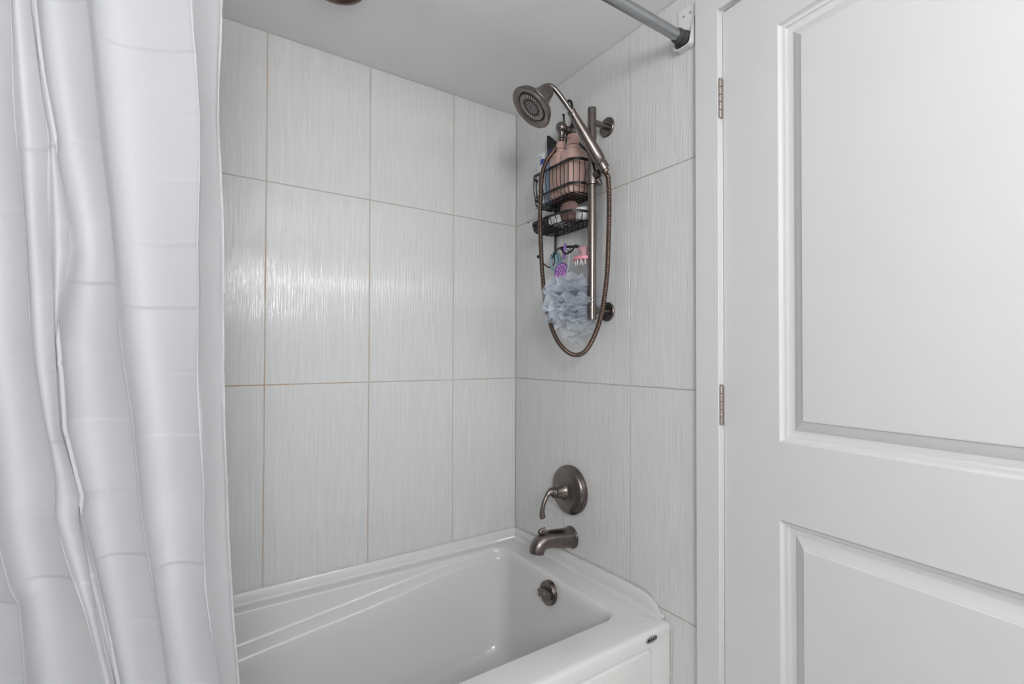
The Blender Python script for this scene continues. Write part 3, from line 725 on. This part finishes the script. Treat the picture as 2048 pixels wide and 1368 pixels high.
# ------------------------------------------------------------------ things on the hooks
def loopy(c, ry, rz, tilt, x, n=20):
    out = []
    for k in range(n):
        a = 2*PI*k/n; yy = ry*math.cos(a); zz = rz*math.sin(a)
        out.append((x, c[0]+yy*math.cos(tilt)-zz*math.sin(tilt), c[1]+yy*math.sin(tilt)+zz*math.cos(tilt)))
    return out
rzr = empty('loop_razor', (-.055, -.335, 1.535)); tag(rzr, 'teal plastic tool with two loop handles hanging below the caddy', 'tool')
MB().tube(loopy((-.3135, 1.516),   .0175, .031, .12, -.050), .0043, 8, closed=True).build('loop', TEAL, rzr, smooth=60)
MB().tube(loopy((-.343, 1.507), .011, .031, -.28, -.056), .0043, 8, closed=True).build('loop', TEAL, rzr, smooth=60)
MB().tube([(-.052, -.324, 1.486), (-.053, -.328, 1.455), (-.053, -.330, 1.415)], [.006, .007, .005], 10).build('stalk', GBLUE, rzr, smooth=60)
fs = empty('foot_file', (-.078, -.397, 1.548)); tag(fs, 'purple foot file with perforated orchid disc hanging above the mesh pouf', 'foot file')
MB().tube(spline([(-.074, -.400, 1.555), (-.078, -.401, 1.540), (-.079, -.402, 1.522), (-.080, -.401, 1.506)], 6), 1, 10, flat=(.0062, .0045)).build('strap', PURP, fs, smooth=60)
fa = Vector((-.75, -.45, .42)).normalized(); fc = Vector((-.083, -.391, 1.462))
MB().lathe([(.0005, -.012), (.022, -.011), (.030, -.006), (.0335, 0), (.032, .004), (.028, .0055), (.0265, .004), (.0005, .004)], fc, fa, 32, (.72, 1.15)).build('shell', PURP, fs, smooth=40)
dk = MB().lathe([(.0005, .0062), (.020, .0056), (.0262, .0042)], fc, fa, 28, (.72, 1.15)).build('perforated_disc', LILA, fs, smooth=50)
ho_ = MB(); Xf = (Vector((0, 0, 1))).cross(fa).normalized(); Yf = fa.cross(Xf)
for i in range(-5, 6):
    for j in range(-6, 7):
        a, b = (i+.5*(j % 2))*.0078, j*.0070
        if (a/.0165)**2+(b/.026)**2 < 1: ho_.lathe([(.0025, .0050), (.0024, .0070), (.0002, .0070)], fc+Xf*a+Yf*b, fa, 6)
tag(ho_.build('perforations', DPURP, dk), kind='stuff')
MB().tube([(-.064, -.352, 1.462), (-.062, -.349, 1.44), (-.060, -.347, 1.428)], [.010, .008, .003], 10).build('handle_tip', DPURP, fs, smooth=50)
mg = empty('scalp_massager', (-.070, -.485, 1.51)); tag(mg, 'rose pink scalp massager with clear teeth hanging behind the slide bar', 'scalp brush')
MB().lathe([(.032, 0), (.0335, .003), (.033, .009), (.030, .012), (.010, .014), (.001, .014)], (-.070, -.485, 1.487), (0, 0, 1), 30).build('head', ROSE, mg, smooth=40)
MB().lathe([(.012, .0), (.010, .010), (.018, .020), (.022, .026), (.015, .031), (.001, .032)], (-.070, -.487, 1.500), (0, 0, 1), 24).build('grip', ROSET, mg, smooth=50)
tt = MB()
for k in range(12):
    a = 2*PI*k/12; tt.lathe([(.003, 0), (.0026, -.012), (.0010, -.0175), (.0002, -.018)], (-.070+.025*math.cos(a), -.485+.025*math.sin(a), 1.487), (0, 0, 1), 8)
for k in range(5):
    a = 2*PI*k/5; tt.lathe([(.003, 0), (.0026, -.012), (.0010, -.0175), (.0002, -.018)], (-.070+.012*math.cos(a), -.485+.012*math.sin(a), 1.487), (0, 0, 1), 8)
tt.build('teeth', CLEAR, mg, smooth=50)

# mesh pouf
PC = Vector((-.088, -.436, 1.360))
pf_ = empty('mesh_pouf', PC); tag(pf_, 'pale blue ruffled mesh bath pouf hanging under the caddy', 'bath pouf')
HZ = [p for p in rs[::6] if p.y > -.45 and p.z < 1.52]
def ruffles(cnt, Rm, seed, cen, flat, amp):
    rnd = random.Random(seed); m = MB()
    for k in range(cnt):
        t = (k+.5)/cnt*2-1
        N_ = Vector((rnd.gauss(0, flat), rnd.gauss(0, flat), 1)).normalized()
        X = N_.orthogonal().normalized(); Y = N_.cross(X)
        c = cen+Vector((rnd.uniform(-.006, .006), rnd.uniform(-.006, .006), t*Rm*.80))
        rmax = Rm*math.sqrt(max(.12, 1-(t*.88)**2))*rnd.uniform(.88, 1.08)
        m1 = rnd.randint(3, 5); m2 = rnd.randint(7, 11); p1, p2 = rnd.uniform(0, 6), rnd.uniform(0, 6)
        NS, NR = 110, 6; v = []; f = []
        for i in range(NR):
            s = .18+.82*i/(NR-1)
            for j in range(NS):
                a = 2*PI*j/NS
                rad = rmax*s*(1+.06*math.sin(m1*a+p2)*s)
                hh = amp*s**1.5*(math.sin(m1*a+p1)+.55*math.sin(m2*a+p2+s))
                q_ = c+(X*math.cos(a)+Y*math.sin(a))*rad+N_*hh
                q_.x = min(q_.x, -.0025-.002*rnd.random())
                for hx, hy, rr in ((BX, BY, .0165),):
                    dv_ = Vector((q_.x-hx, q_.y-hy)); 
                    if dv_.length < rr: dv_ = dv_.normalized()*rr; q_.x, q_.y = hx+dv_.x, hy+dv_.y
                zi = min(HZ, key=lambda p: abs(p.z-q_.z))
                dv_ = Vector((q_.x-zi.x, q_.y-zi.y))
                if abs(q_.z-zi.z) < .01 and dv_.length < .0095: dv_ = dv_.normalized()*.0095; q_.x, q_.y = zi.x+dv_.x, zi.y+dv_.y
                v.append(q_)
        for i in range(NR-1):
            for j in range(NS): f.append((i*NS+j, i*NS+(j+1) % NS, (i+1)*NS+(j+1) % NS, (i+1)*NS+j))
        m.add(v, f)
    return m
tag(ruffles(24, .089, 3, PC, .22, .010).build('mesh_ruffles', NET, pf_, smooth=88), kind='stuff')
tag(ruffles(7, .062, 11, PC+Vector((.020, -.022, -.070)), .5, .012).build('loose_ruffles', mesh_net(.72), pf_, smooth=88), kind='stuff')
cdm = MB()
cdm.tube(spline([(-.080, -.428, 1.525), (-.082, -.424, 1.49), (-.084, -.416, 1.44)], 6), .0011, 6)
cdm.tube(spline([(-.082, -.431, 1.525), (-.084, -.432, 1.49), (-.084, -.418, 1.44)], 6), .0011, 6)
cdm.build('cord', CORD, pf_, smooth=60)

# mildew speck in the grout near the corner
MB().lathe([(.006, 0), (.0055, .0006), (.003, .0012), (.0005, .0014)], (-.0003, -.086, 1.708), (-1, 0, 0), 9, (1, .7)).build('mildew_speck', DIRT, wr, smooth=40)
